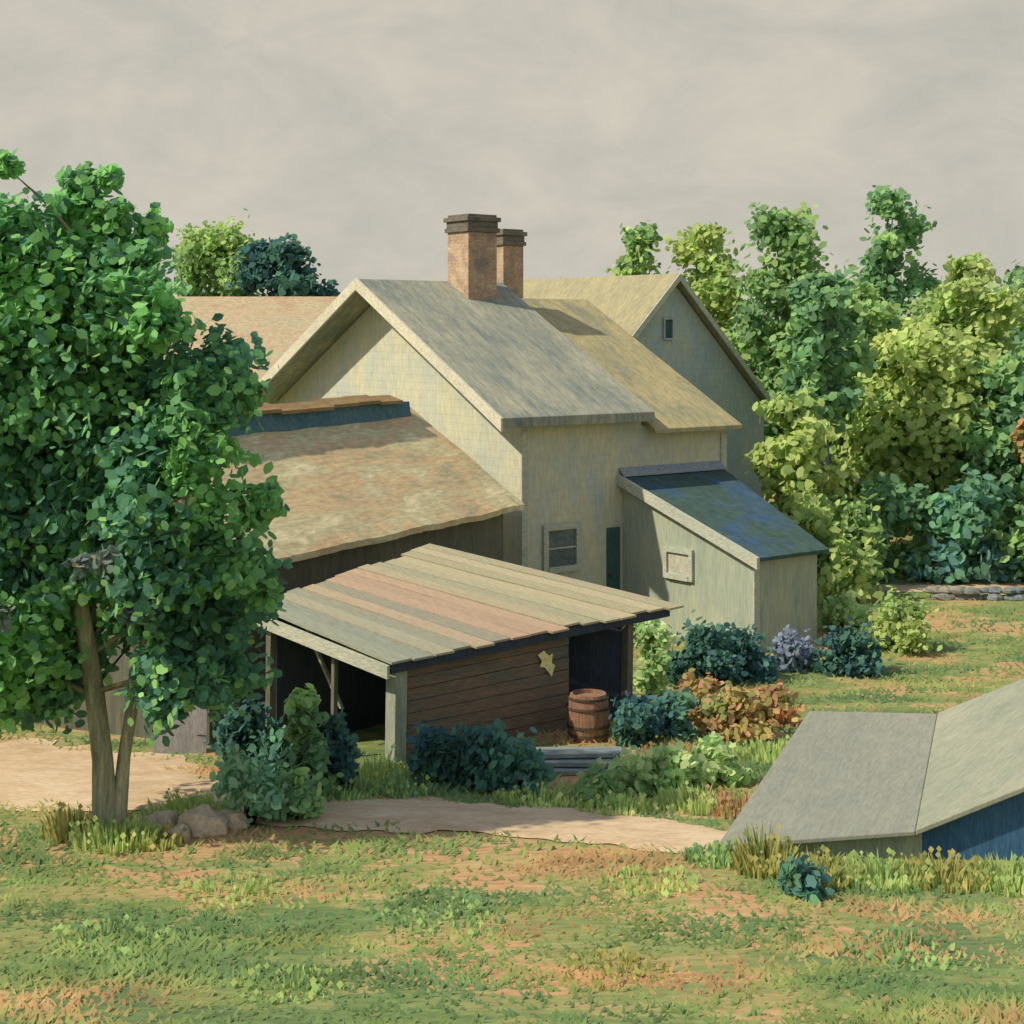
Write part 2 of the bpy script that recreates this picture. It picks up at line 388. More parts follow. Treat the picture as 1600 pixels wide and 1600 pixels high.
# ------------------------------------------------------------------ ground
def axis(lo, hi, fine_lo, fine_hi, step, grow=1.35):
    a = list(np.arange(fine_lo, fine_hi+1e-6, step)); s = step; p = fine_hi
    while p < hi: s *= grow; p += s; a.append(min(p, hi))
    s = step; p = fine_lo
    while p > lo: s *= grow; p -= s; a.insert(0, max(p, lo))
    return a
xs = axis(-500, 500, -16, 22, .4); ys = axis(-80, 900, 6, 46, .4)
mb = MB()
mb.v = [(x, y, g(x, y)) for y in ys for x in xs]
nx = len(xs)
mb.f = [(j*nx+i, j*nx+i+1, (j+1)*nx+i+1, (j+1)*nx+i) for j in range(len(ys)-1) for i in range(nx-1)]
gr = mesh_obj('ground', mb, M['ground'], smooth=True, fix=False); gr['kind'] = 'structure'

def ribbon(name, pts, mat, lift=.02, seg=160, cross=16):
    mb = MB(); P = []
    n = len(pts)-1
    def cr(a, b, c, d, t): return .5*((2*b)+(-a+c)*t+(2*a-5*b+4*c-d)*t*t+(-a+3*b-3*c+d)*t**3)
    for i in range(seg+1):
        t = i/seg*n; k = min(int(t), n-1); f = t-k
        q = [pts[max(k-1, 0)], pts[k], pts[k+1], pts[min(k+2, n)]]
        P.append(tuple(cr(q[0][m_], q[1][m_], q[2][m_], q[3][m_], f) for m_ in range(3)))
    for i, p in enumerate(P):
        q = P[min(i+1, seg)]; r_ = P[max(i-1, 0)]
        d = Vector((q[0]-r_[0], q[1]-r_[1], 0)).normalized(); nn = Vector((-d.y, d.x, 0))
        for j in range(cross+1):
            s = j/cross*2-1
            e = 1+.4*noise.noise(Vector((p[0]*1.3, p[1]*1.3, s)))+.22*noise.noise(Vector((p[0]*4, p[1]*4, s)))
            xx = p[0]+nn.x*s*p[2]*e; yy = p[1]+nn.y*s*p[2]*e
            mb.v.append((xx, yy, g(xx, yy)+lift*(1-abs(s)**6*.6)))
    for i in range(seg):
        for j in range(cross):
            a = i*(cross+1)+j
            mb.f.append((a, a+1, a+cross+2, a+cross+1))
    o = mesh_obj(name, mb, mat, smooth=True, fix=False); o['kind'] = 'structure'; return o
PATH = [(-12, 20.4, 2.1), (-8, 19.7, 2.1), (-5.6, 18.9, 1.8), (-4.2, 18.1, 1.0), (-2.9, 17.4, .6), (-1.3, 17.1, .75), (.3, 16.7, .75), (1.4, 16.25, .7), (2.3, 15.85, .45)]
ribbon('dirt_path', PATH, M['path'], .03)
ribbon('dirt_track', [(6.2, 36.4, .35), (10, 36.0, .5), (16, 35.2, .6), (26, 34, .7)], M['path'], .03)

# ------------------------------------------------------------------ farmhouse
C0 = Vector((.2, 30, 0)); V_ = Vector((.791, .612, 0)).normalized(); U_ = Vector((-.612, .791, 0)).normalized(); Z = Vector((0, 0, 1))
def H(t, u, z): return C0+V_*t+U_*u+Z*z
house = top_empty('farmhouse', 'weathered pale clapboard farmhouse with steep gables and two brick chimneys', 'house', H(3, 5, 0))
TS = 3.15; TE = 5.6; HW = 4.85; SLP = .54; zb = 4.36; OV = .75; DROP = .36
zlow = zb+.1-DROP
mb = MB()
def gable(mb, t0, t1, ze, slope=SLP):
    mb.prism([H(t0, 0, -.3), H(t0, 2*HW, -.3), H(t0, 2*HW, ze), H(t0, HW, ze+slope*HW), H(t0, 0, ze)], V_*(t1-t0))
gable(mb, 0, TS, zb-.03); gable(mb, TS, TE, zlow-.03)
mesh_obj('wall', mb, M['wall'], house)
def slab(mb, t0, t1, u0, u1, z0, z1, th):
    mb.prism([H(t0, u0, z0), H(t1, u0, z0), H(t1, u1, z1), H(t0, u1, z1)], Z*th)
eo = .35*SLP
mb = MB()
slab(mb, -OV, TS+.06, -.35, HW, zb-eo, zb+SLP*HW, .2)
slab(mb, -OV, TS+.06, HW, 2*HW+.35, zb+SLP*HW, zb-eo, .2)
roof = mesh_obj('roof', mb, M['roof'], house, bevel=.02)
mb = MB()
slab(mb, TS+.065, TE+.2, -.35, HW, zlow-eo, zlow+SLP*HW, .1)
slab(mb, TS+.065, TE+.2, HW, 2*HW+.35, zlow+SLP*HW, zlow-eo, .1)
r2 = mesh_obj('roof', mb, M['roofy'], house, bevel=.02); r2['label'] = 'lower ochre shingled roof section'
def rake(mb, t, u0, z0, u1, z1, h=.26, th=.05):
    mb.prism([H(t-th, u0, z0-h), H(t-th, u1, z1-h), H(t-th, u1, z1), H(t-th, u0, z0)], V_*th)
zt_ = zb+SLP*HW+.215
for (ua, za, ub, z_b) in ((-.37, zb-eo+.205, HW-.002, zt_), (HW+.002, zt_, 2*HW+.37, zb-eo+.205)):
    mb = MB(); rake(mb, -OV-.005, ua, za, ub, z_b); mesh_obj('barge_board', mb, M['trim'], house)
for (ta, tb_, zz) in ((-.03, .12, zb-.28), (TE-.14, TE+.03, zlow-.28)):
    mb = MB(); mb.prism([H(ta, -.03, 0), H(tb_, -.03, 0), H(tb_, -.03, zz), H(ta, -.03, zz)], U_*.027)
    mesh_obj('corner_board', mb, M['fascia'], house)
# wing
WU = 4.16; WT = 8.0; WH = 3.3; WZ = 7.35
mb = MB()
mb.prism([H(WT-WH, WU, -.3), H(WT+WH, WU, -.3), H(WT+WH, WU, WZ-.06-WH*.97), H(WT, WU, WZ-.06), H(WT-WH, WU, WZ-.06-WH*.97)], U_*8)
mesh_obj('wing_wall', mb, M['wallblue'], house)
mb = MB()
for sgn in (-1, 1):
    e = WH+.22
    mb.prism([H(WT, WU-.25, WZ), H(WT+sgn*e, WU-.25, WZ-e*.97), H(WT+sgn*e, WU+8.3, WZ-e*.97), H(WT, WU+8.3, WZ)], Z*.13)
wr = mesh_obj('wing_roof', mb, M['roofwing'], house, bevel=.015)
for sgn in (-1, 1):
    mb = MB()
    e = WH+.24
    mb.prism([H(WT+sgn*.001, WU-.30, WZ-.06), H(WT+sgn*e, WU-.30, WZ-.06-e*.97), H(WT+sgn*e, WU-.30, WZ+.12-e*.97), H(WT+sgn*.001, WU-.30, WZ+.12)], U_*.045)
    mesh_obj('wing_barge_board', mb, M['fascia'], house)
def window(name_parent, o0, dx, nrm, w, h, pane_mat, cross=(1, 1), fr=.09, label=None, framemat='trim'):
    dx = Vector(dx); nrm = Vector(nrm)
    mb = MB(); a = o0-dx*w/2-Z*h/2+nrm*.004
    mb.prism([a, a+dx*w, a+dx*w+Z*h, a+Z*h], nrm*.012)
    wd = mesh_obj('window', mb, M[pane_mat], name_parent)
    if label: wd['label'] = label
    mb = MB(); c = o0+nrm*.035
    for s in (-1, 1):
        mb.beam(c+dx*s*(w/2+fr/2)-Z*(h/2+fr), c+dx*s*(w/2+fr/2)+Z*(h/2+fr), dx*fr, nrm*.06)
        mb.beam(c-dx*w/2+Z*s*(h/2+fr/2), c+dx*w/2+Z*s*(h/2+fr/2), nrm*(.06 if s > 0 else .1), Z*fr)
    for i in range(1, cross[0]+1):
        x = -w/2+w*i/(cross[0]+1); mb.beam(c-nrm*.01+dx*x-Z*h/2, c-nrm*.01+dx*x+Z*h/2, dx*.03, nrm*.03)
    for i in range(1, cross[1]+1):
        z = -h/2+h*i/(cross[1]+1); mb.beam(c-nrm*.008-dx*w/2+Z*z, c-nrm*.008+dx*w/2+Z*z, nrm*.03, Z*.03)
    f = mesh_obj('frame', mb, M[framemat], wd)
    return wd
window(house, H(.98, 0, 1.72), V_, -U_, .72, .72, 'glass', (0, 1), .12, 'dark sash window with pale frame', 'fascia')
window(house, H(7.84, WU, 6.1), V_, -U_, .26, .46, 'door', (0, 0), .04, 'tiny attic window', 'wallblue')
mb = MB(); mb.prism([H(2.18, -.02, .05), H(2.54, -.02, .05), H(2.54, -.02, 2.02), H(2.18, -.02, 2.02)], U_*.018)
d = mesh_obj('door', mb, M['door'], house)
mb = MB(); mb.tube([H(2.26, -.03, 1.05), H(2.26, -.09, 1.05)], [.03, .035], 8)
mesh_obj('handle', mb, M['iron'], d)
def box(mb, t0, t1, u0, u1, z0, z1): mb.prism([H(t0, u0, z0), H(t1, u0, z0), H(t1, u1, z0), H(t0, u1, z0)], Z*(z1-z0))
def chimney(t, u, s, zb_, zt, label):
    mb = MB(); box(mb, t-s/2, t+s/2, u-s/2, u+s/2, zb_, zt-.34)
    c = mesh_obj('chimney', mb, M['brick'], roof, bevel=.012); c['label'] = label
    mb = MB(); e = s/2+.05
    box(mb, t-e, t+e, u-e, u+e, zt-.34, zt-.24)
    e = s/2+.02; box(mb, t-e, t+e, u-e, u+e, zt-.24, zt-.10)
    e = s/2+.07; box(mb, t-e, t+e, u-e, u+e, zt-.10, zt)
    for a0, a1, b0, b1 in ((-s/2, s/2, -s/2, -s/2+.12), (-s/2, s/2, s/2-.12, s/2), (-s/2, -s/2+.12, -s/2+.121, s/2-.121), (s/2-.12, s/2, -s/2+.121, s/2-.121)):
        box(mb, t+a0, t+a1, u+b0, u+b1, zt+.001, zt+.06)
    mesh_obj('chimney_cap', mb, M['cap'], c, bevel=.012)
chimney(2.05, 4.45, .80, 6.2, 8.60, 'broad brick chimney with dark corbelled cap')
chimney(4.35, 6.2, .62, 5.5, 8.46, 'slim brick chimney with dark corbelled cap')
# lean-to
LT = 2.62; LD = 3.68
mb = MB()
p = [H(LT, -.005, -.3), H(LT, -LD, -.3), H(LT+1.75, -LD, -.3), H(LT+2.75, -.005, -.3)]
q = [H(LT, -.005, 2.98), H(LT, -LD, 1.78), H(LT+1.75, -LD, 1.78), H(LT+2.75, -.005, 2.98)]
mb.add(p+q, [(3, 2, 1, 0), (4, 5, 6, 7), (0, 1, 5, 4), (1, 2, 6, 5), (2, 3, 7, 6), (3, 0, 4, 7)])
mesh_obj('lean_to_wall', mb, M['leanwall'], house)
mb = MB()
sl = 1.2/LD
mb.prism([H(LT-.08, -.02, 3.0), H(LT-.08, -LD-.18, 3.0-sl*(LD+.16)), H(LT+1.9, -LD-.18, 3.0-sl*(LD+.16)), H(LT+2.9, -.02, 3.0)], Z*.07)
mesh_obj('lean_to_roof', mb, M['leanroof'], house)
mb = MB()
mb.prism([H(LT-.16, 0, 2.88), H(LT-.16, -LD-.22, 2.88-sl*(LD+.2)), H(LT-.16, -LD-.22, 3.10-sl*(LD+.2)), H(LT-.16, 0, 3.10)], V_*.075)
mesh_obj('lean_to_barge_board', mb, M['fascia'], house)
mb = MB()
mb.prism([H(LT-.03, -LD-.03, 0), H(LT+.12, -LD-.03, 0), H(LT+.12, -LD-.03, 1.68), H(LT-.03, -LD-.03, 1.68)], U_*.027)
mesh_obj('lean_to_corner_board', mb, M['fascia'], house)
mb = MB(); mb.prism([H(LT-.1, -.16, 3.05), H(LT+2.85, -.16, 3.05), H(LT+2.85, -.005, 3.2), H(LT-.1, -.005, 3.2)], Z*.03)
mesh_obj('flashing', mb, M['flash'], house)
window(house, H(LT, -1.68, 1.45), U_, -V_, .62, .42, 'blind', (0, 0), .10, 'small window with pale blind', 'fascia')

# ------------------------------------------------------------------ rear cottage
cot = top_empty('cottage', 'low cottage with tan shingled roof behind the farmhouse', 'house', (-8, 46.5, 0))
mb = MB(); x0, x1 = -11, -4.9
mb.prism([(x0, 43.4, -.3), (x0, 50.6, -.3), (x0, 50.6, 4.2), (x0, 47, 6.85), (x0, 43.4, 4.2)], (x1-x0, 0, 0))
mesh_obj('wall', mb, M['wall'], cot)
mb = MB()
mb.prism([(x0-.3, 43.0, 3.95), (x1+.3, 43.0, 3.95), (x1+.3, 47, 6.95), (x0-.3, 47, 6.95)], (0, 0, .16))
mb.prism([(x0-.3, 51.0, 3.95), (x1+.3, 51.0, 3.95), (x1+.3, 47, 6.95), (x0-.3, 47, 6.95)], (0, 0, .16))
mesh_obj('roof', mb, M['rooftan'], cot)

# ------------------------------------------------------------------ barn
E0 = Vector((.24, 29, 0))
def B(l, p, z): return E0+W_DIR*l+P_DIR*p+Z*z
barn = top_empty('barn', 'low dark barn with a wide sunlit tan shingle roof', 'barn', B(4.5, 2.5, .2))
BL = 9.3; S = 2.53; ze, zr = 2.66, 4.45
mb = MB(); i = .3
mb.prism([B(i, i, -.3), B(i, 2*S-i, -.3), B(i, 2*S-i, ze+.16), B(i, S, zr-.06), B(i, i, ze+.16)], W_DIR*(BL-2*i))
mesh_obj('wall', mb, M['barnwall'], barn)
mb = MB()
def roofgrid(mb, nu, nv, fn, th):
    base = len(mb.v)
    for jj in (0, 1):
        for a in range(nu+1):
            for b in range(nv+1):
                pnt = fn(a/nu, b/nv); mb.v.append(tuple(pnt-Z*th*jj))
    o = (nu+1)*(nv+1)
    F = []
    for a in range(nu):
        for b in range(nv):
            k = base+a*(nv+1)+b
            F.append((k, k+1, k+nv+2, k+nv+1)); F.append((k+o, k+o+nv+1, k+o+nv+2, k+o+1))
    for a in range(nu):
        for b in (0, nv):
            k = base+a*(nv+1)+b; F.append((k, k+nv+1, k+nv+1+o, k+o))
    for b in range(nv):
        for a in (0, nu):
            k = base+a*(nv+1)+b; F.append((k, k+1, k+1+o, k+o))
    for f in F: mb.f.append(f); mb.c.append((.5, .5, .5, 1))
def bf(side):
    def fn(a, b):
        l = a*BL; w = .035*noise.noise(Vector((l*.9, b*3, side)))-.05*math.sin(math.pi*a)*(b)
        ragged = .06*noise.noise(Vector((l*4, side*7, 0))) if b == 0 else 0
        pp = (b*S+ragged) if side == 0 else (2*S-b*S)
        return B(l, pp, ze+(zr-ze)*b+.1+w)
    return fn
roofgrid(mb, 60, 10, bf(0), .1); roofgrid(mb, 30, 6, bf(1), .1)
br = mesh_obj('roof', mb, M['roofbarn'], barn)
mb = MB()
mb.prism([B(.35, S-.26, zr-.2), B(.35, S+.28, zr-.2), B(.35, S+.2, zr+.22), B(.35, S-.2, zr+.22)], W_DIR*8.2)
mv = mesh_obj('ridge_vent', mb, M['dark'], barn)
mb = MB()
for k in range(10):
    l0 = .75+k*.78; w0 = .03*math.sin(k*1.3)
    mb.prism([B(l0, S-.30, zr+.20+w0), B(l0, S+.34, zr+.20+w0), B(l0, S+.30, zr+.26+w0), B(l0, S+.02, zr+.36+w0), B(l0, S-.30, zr+.26+w0)], W_DIR*.775)
mesh_obj('ridge_board', mb, M['ridge'], mv)

# ------------------------------------------------------------------ open shed
D_ = Vector((-1.585, 19.5, 1.82)); CC = Vector((2.53, 23.64, 1.82)); A_ = Vector((-3.50, 20.85, 2.28)); B_ = Vector((-1.09, 23.8, 2.68))
shed = top_empty('open_shed', 'low open-sided timber shed with patched tan plank roof', 'shed', (-.6, 21.9, g(-.6, 21.9)))
def SP(s, k): return A_.lerp(B_, k)*(1-s)+D_.lerp(CC, k)*s
mb = MB(); rd = random.Random(5)
pc = [(144, 148, 130), (138, 142, 128), (158, 154, 132), (144, 144, 126), (170, 154, 130), (146, 142, 124), (174, 150, 128), (170, 146, 124), (176, 152, 128), (170, 158, 130), (158, 154, 128), (168, 162, 134), (178, 166, 136), (164, 158, 128), (178, 168, 138), (166, 158, 130)]
npk = len(pc)
for i, c in enumerate(pc):
    k0 = i/npk+.002; k1 = (i+1)/npk-.003
    s0 = -.02-rd.random()*.03; s1 = 1.0+rd.random()*.035
    lift = rd.uniform(0, .02)
    segs = 5
    top = []
    for j in range(segs+1):
        s = s0+(s1-s0)*j/segs
        w = .012*noise.noise(Vector((i*3, j*1.7, 0)))
        top.append((SP(s, k0)+Z*(lift+w), SP(s, k1)+Z*(lift+w+rd.uniform(0, .006))))
    cc = col(*c, 1.12)
    for j in range(segs):
        a, b = top[j]; a2, b2 = top[j+1]
        v = [a, b, b2, a2, a-Z*.03, b-Z*.03, b2-Z*.03, a2-Z*.03]
        f = [(0, 1, 2, 3), (7, 6, 5, 4), (1, 5, 6, 2), (0, 3, 7, 4)]
        if j == 0: f.append((0, 4, 5, 1))
        if j == segs-1: f.append((3, 2, 6, 7))
        mb.add(v, f, cc)
mesh_obj('roof', mb, M['plank'], shed, attr=True, fix=False)
dn = (CC-D_); dn.z = 0; dn.normalize(); nn = Vector((dn.y, -dn.x, 0))
ad = (A_-D_); ad.z = 0; ad.normalize()
def ED(k, ins=0.18):
    p = D_.lerp(CC, k); return p-nn*ins
def post(p, top, w, mat='post'):
    mb = MB(); b0 = Vector((p.x, p.y, g(p.x, p.y)-.1)); t0 = Vector((p.x+.02, p.y, top))
    mb.beam(b0, t0, dn*w, nn*w); return mesh_obj('post', mb, M[mat], shed, bevel=.01)
post(ED(.05), 1.72, .2); post(ED(.83, .16), 1.74, .13, 'barnwall')
pa = A_.lerp(D_, .07)+dn*.12; post(pa, 2.15, .11, 'barnwall')
pa = A_.lerp(D_, .55)+dn*.14; post(pa, 1.95, .07, 'barnwall')
mb = MB()
mb.beam(A_-Z*.13-ad*-.12, D_-Z*.13-ad*.02, Vector((ad.y, -ad.x, 0))*.05, Z*.17)
mesh_obj('fascia', mb, M['fascia'], shed)
mb = MB()
mb.beam(D_-Z*.10+dn*.08-nn*.03, CC-Z*.10-dn*.15-nn*.03, nn*.05, Z*.13)
mesh_obj('eave_beam', mb, M['navyshade'], shed)
mb = MB(); zt = 1.68
rows = 8
for i in range(rows):
    p0 = ED(.085); p1 = ED(.615)
    zb0 = g(p0.x, p0.y); zb1 = g(p1.x, p1.y)
    f0 = i/rows; f1 = (i+1)/rows-.008
    o = rd.uniform(-.008, .008)
    q = [p0+nn*o, p1+nn*o]
    q[0].z = zb0+(zt-zb0)*f0; q[1].z = zb1+(zt-zb1)*f0
    r_ = [p1+nn*o, p0+nn*o]
    r_[0].z = zb1+(zt-zb1)*f1; r_[1].z = zb0+(zt-zb0)*f1
    mb.prism(q+r_, -nn*.04)
mesh_obj('wall', mb, M['brown'], shed)
def vwall(mb, a, b, zt0, zt1, th=.05):
    d = (b-a); d.z = 0; n = Vector((d.y, -d.x, 0)).normalized()*th
    mb.prism([Vector((a.x, a.y, g(a.x, a.y)-.1)), Vector((b.x, b.y, g(b.x, b.y)-.1)), Vector((b.x, b.y, zt1)), Vector((a.x, a.y, zt0))], n)
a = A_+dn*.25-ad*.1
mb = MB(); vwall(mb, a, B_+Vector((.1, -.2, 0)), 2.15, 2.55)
w = mesh_obj('rear_wall', mb, M['navyshade'], shed)
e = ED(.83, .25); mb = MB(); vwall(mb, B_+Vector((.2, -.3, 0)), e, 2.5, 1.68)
w = mesh_obj('end_wall', mb, M['navyshade'], shed)
p0 = A_.lerp(D_, .15)+dn*.5; mb = MB(); mb.beam(Vector((p0.x, p0.y, 2.1)), Vector((p0.x+.55, p0.y-.15, .9)), dn*.05, nn*.05)
mesh_obj('brace', mb, M['post'], shed)
p0 = A_.lerp(D_, .4)+dn*.7; mb = MB(); mb.beam(Vector((p0.x, p0.y, 1.75)), Vector((p0.x+1.1, p0.y-.1, 1.3)), nn*.06, Z*.07)
mesh_obj('brace', mb, M['barnwall'], shed)
mb = MB()
c = ED(.53)+nn*.02; c.z = 1.32
pts = [(-.16, .12), (-.05, .16), (.05, .08), (.12, .1), (.1, -.02), (.16, -.06), (.1, -.2), (.03, -.12), (-.03, -.06), (-.12, -.04), (-.08, .03)]
mb.prism([c+dn*a*1.1+Z*b*1.1 for a, b in pts], nn*.01)
o = mesh_obj('bare_patch', mb, brush('bare_wood_patch', [col(205, 160, 110, 1.8), col(222, 180, 128, 1.8)], nscale=4), shed)

# ------------------------------------------------------------------ barrel
bx, by = 1.06, 21.35; bz = g(bx, by)
bar = top_empty('barrel', 'reddish brown wooden barrel standing by the shed door', 'barrel', (bx, by, bz))
mb = MB()
prof = [(0, .245), (.1, .275), (.22, .295), (.33, .30), (.44, .295), (.56, .275), (.66, .25)]
seg = 28
vs = []; fs = []
for z, r in prof:
    for k in range(seg):
        t = 2*math.pi*k/seg; rr = r*(1-.012*(k % 2)); vs.append((bx+rr*math.cos(t), by+rr*math.sin(t), bz+z-.01))
for z, r in ((.66, .22), (.61, .22)):
    for k in range(seg):
        t = 2*math.pi*k/seg; vs.append((bx+r*math.cos(t), by+r*math.sin(t), bz+z-.01))
for i in range(len(prof)+1):
    for k in range(seg):
        fs.append((i*seg+k, i*seg+(k+1) % seg, (i+1)*seg+(k+1) % seg, (i+1)*seg+k))
fs.append(tuple(8*seg+k for k in range(seg))); fs.append(tuple(range(seg))[::-1])
mb.add(vs, fs); mesh_obj('staves', mb, M['barrel'], bar)
for z, r in ((.08, .277), (.2, .299), (.45, .301), (.58, .276)):
    mb = MB(); vs = []
    for dz, dr in ((0, .0), (0, .008), (.035, .008), (.035, 0)):
        for k in range(seg):
            t = 2*math.pi*k/seg; vs.append((bx+(r+dr)*math.cos(t), by+(r+dr)*math.sin(t), bz+z+dz))
    fs = [(i*seg+k, i*seg+(k+1) % seg, ((i+1) % 4)*seg+(k+1) % seg, ((i+1) % 4)*seg+k) for i in range(4) for k in range(seg)]
    mb.add(vs, fs); mesh_obj('hoop', mb, M['iron'], bar)

# ------------------------------------------------------------------ low outbuilding with felt roof
zc = 6.0
P1 = Vector((2.07, 15.5, zc-5.22)); P2 = Vector((3.58, 18.5, zc-4.60)); P3 = Vector((5.04, 18.2, zc-4.56)); P4 = Vector((3.99, 15.2, zc-4.98)); P5 = Vector((7.2, 18.0, zc-3.62)); P6 = Vector((6.1, 15.0, zc-4.05))
low = top_empty('low_outbuilding', 'low outbuilding with grey felt roof and wall coloured blue for its shadow side', 'shed', (4.6, 16.6, g(4.6, 16.6)))
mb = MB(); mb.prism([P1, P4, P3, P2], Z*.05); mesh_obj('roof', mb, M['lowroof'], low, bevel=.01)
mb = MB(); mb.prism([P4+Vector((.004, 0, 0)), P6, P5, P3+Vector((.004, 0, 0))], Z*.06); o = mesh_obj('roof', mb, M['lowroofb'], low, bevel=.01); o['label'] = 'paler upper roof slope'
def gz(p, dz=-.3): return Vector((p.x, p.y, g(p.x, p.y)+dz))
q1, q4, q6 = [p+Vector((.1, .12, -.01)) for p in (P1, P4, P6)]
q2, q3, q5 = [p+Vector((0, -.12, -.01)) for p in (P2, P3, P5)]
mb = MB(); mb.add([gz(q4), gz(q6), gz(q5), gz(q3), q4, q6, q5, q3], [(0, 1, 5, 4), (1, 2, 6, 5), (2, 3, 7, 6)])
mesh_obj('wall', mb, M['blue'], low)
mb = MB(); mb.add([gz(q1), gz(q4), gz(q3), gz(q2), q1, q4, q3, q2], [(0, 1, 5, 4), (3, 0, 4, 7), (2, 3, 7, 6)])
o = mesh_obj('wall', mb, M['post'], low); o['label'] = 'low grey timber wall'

# ------------------------------------------------------------------ small things
pan = Vector((-4.45, 20.6, 0))
mb = MB()
for i in range(4):
    xx = pan.x-.36+i*.177; zz = g(xx, pan.y)
    mb.prism([(xx, pan.y, zz-.05), (xx+.177, pan.y, zz-.05), (xx+.177, pan.y+.12, zz+1.02+.05*math.sin(i*2)), (xx, pan.y+.12, zz+1.05+.05*math.sin(i*3))], (0, .03, 0))
o = mesh_obj('board_panel', mb, M['purple'], None, (pan.x, pan.y, g(pan.x, pan.y))); o['label'] = 'grey weathered board panel standing under the tree'; o['category'] = 'fence panel'
lx, ly = .72, 19.6
for i in range(7):
    mb = MB(); rr = random.Random(i); row = i//3; px = ly-.3+.26*(i % 3)+row*.12; zz = g(lx, ly)+.05+.075*row
    a = rr.uniform(-.06, .06)
    mb.beam((lx-.75+rr.uniform(-.1, .1), px-a, zz), (lx+.65+rr.uniform(-.1, .1), px+a, zz), (0, .22, 0), (0, 0, .06))
    o = mesh_obj('plank', mb, M['greywood'], None, (lx, px, zz), bevel=.008); o['label'] = 'grey weathered plank in a low pile beside the shed'; o['category'] = 'plank'; o['group'] = 'planks piled beside the shed'
def rock(x, y, r, mat, label, group, seed, sq=.6):
    mb = MB(); n1, n2 = 9, 14; vs = []; fs = []; zz = g(x, y)
    for i in range(n1+1):
        ph = math.pi*i/n1
        for j in range(n2):
            th = 2*math.pi*j/n2; d = Vector((math.sin(ph)*math.cos(th), math.sin(ph)*math.sin(th), math.cos(ph)))
            k = r*(1+.35*noise.noise(d*1.7+Vector((seed, 0, 0))))
            vs.append((x+d.x*k, y+d.y*k*.8, zz+r*.25+d.z*k*sq))
    for i in range(n1):
        for j in range(n2):
            fs.append((i*n2+j, i*n2+(j+1) % n2, (i+1)*n2+(j+1) % n2, (i+1)*n2+j))
    mb.add(vs, fs); o = mesh_obj('rock', mb, mat, None, (x, y, zz)); o['label'] = label; o['category'] = 'rock'; o['group'] = group
for i, (x, y, r) in enumerate([(-3.75, 16.5, .2), (-3.3, 16.35, .27), (-3.05, 16.6, .2), (-3.5, 16.1, .14)]):
    rock(x, y, r, M['stone'], 'pale pinkish boulder among weeds by the path', 'boulders by the path', i, .75)
wallo = top_empty('shadow_stones', 'low row of stones added in place of a dark blue shadow by the far track', 'wall', (12, 34.6, 0))  # added stones take the place of a dark blue ground shadow
mb = MB(); rr = random.Random(2)
for i in range(110):
    x = 9.6+i*.15; y = 34.6-.05*i*.15; r = rr.uniform(.09, .17)
    for lev in range(2):
        cx, cy, cz = x+rr.uniform(-.08, .08), y+rr.uniform(-.1, .1), .05+lev*.15
        vs = []; fs = []; n1, n2 = 5, 8
        for a in range(n1+1):
            for b in range(n2):
                ph = math.pi*a/n1; th = 2*math.pi*b/n2; d = Vector((math.sin(ph)*math.cos(th), math.sin(ph)*math.sin(th), math.cos(ph)))
                k = r*(1+.3*noise.noise(d*1.5+Vector((i, lev, 0)))); vs.append((cx+d.x*k*1.4, cy+d.y*k, cz+d.z*k*.6))
        for a in range(n1):
            for b in range(n2): fs.append((a*n2+b, a*n2+(b+1) % n2, (a+1)*n2+(b+1) % n2, (a+1)*n2+b))
        mb.add(vs, fs)
mesh_obj('stones', mb, M['greystone'], wallo)

# ------------------------------------------------------------------ near tree
nt_ = top_empty('tree', 'leafy green tree with pale forked trunk beside the shed', 'tree', (-4.32, 16.2, g(-4.32, 16.2)), 'trees around the farmyard')
NB = [(-5.22, 7.72, .13, 0), (-4.6, 7.6, .2, 0), (-4.64, 7.3, .28, 1), (-4.22, 7.64, .12, 1), (-5.13, 7.02, .42, 0), (-4.45, 6.9, .42, 1), (-3.88, 7.15, .2, 3), (-3.94, 6.75, .26, 1), (-4.2, 7.25, .2, 5), (-5.15, 6.4, .7, 5), (-4.3, 6.3, .62, 0), (-3.7, 6.15, .42, 1), (-3.1, 5.7, .34, 2), (-3.3, 5.3, .45, 0),
      (-5.2, 5.5, .85, 0), (-4.5, 5.35, .8, 1), (-3.8, 5.25, .6, 4), (-3.2, 4.8, .38, 5), (-2.85, 5.35, .22, 1), (-5.3, 4.6, .8, 2), (-4.6, 4.45, .75, 0), (-3.9, 4.4, .7, 2), (-3.3, 4.2, .42, 1), (-2.82, 4.1, .24, 5), (-2.6, 4.3, .14, 1),
      (-5.1, 3.75, .7, 4), (-4.4, 3.7, .6, 5), (-3.75, 3.65, .65, 4), (-3.15, 3.65, .45, 0), (-2.8, 3.5, .22, 2), (-5.3, 2.9, .65, 1), (-3.75, 2.95, .6, 2), (-3.2, 2.9, .45, 4), (-5.3, 2.4, .5, 0), (-5.05, 2.15, .35, 4), (-3.5, 2.4, .45, 4), (-2.6, 3.3, .18, 1), (-3.1, 2.3, .35, 2), (-5.6, 2.3, .45, 1), (-4.75, 2.5, .35, 2)]
rd = random.Random(21)
blobs = []
for (x, z, r, ip) in NB:
    y = 16.2+rd.uniform(-.55, .55)*(1.2-r*.4)
    n = int(1250*(r/.5)**2)+70
    blobs.append(((x, y, z), (r*1.08, r*1.2, r*.95), n, ip))
    if r > .55: blobs.append(((x, 16.2+rd.uniform(.3, 1.1), z), (r, r, r), n//3, ip+1))
mb = MB(); gz0 = g(-4.32, 16.2)
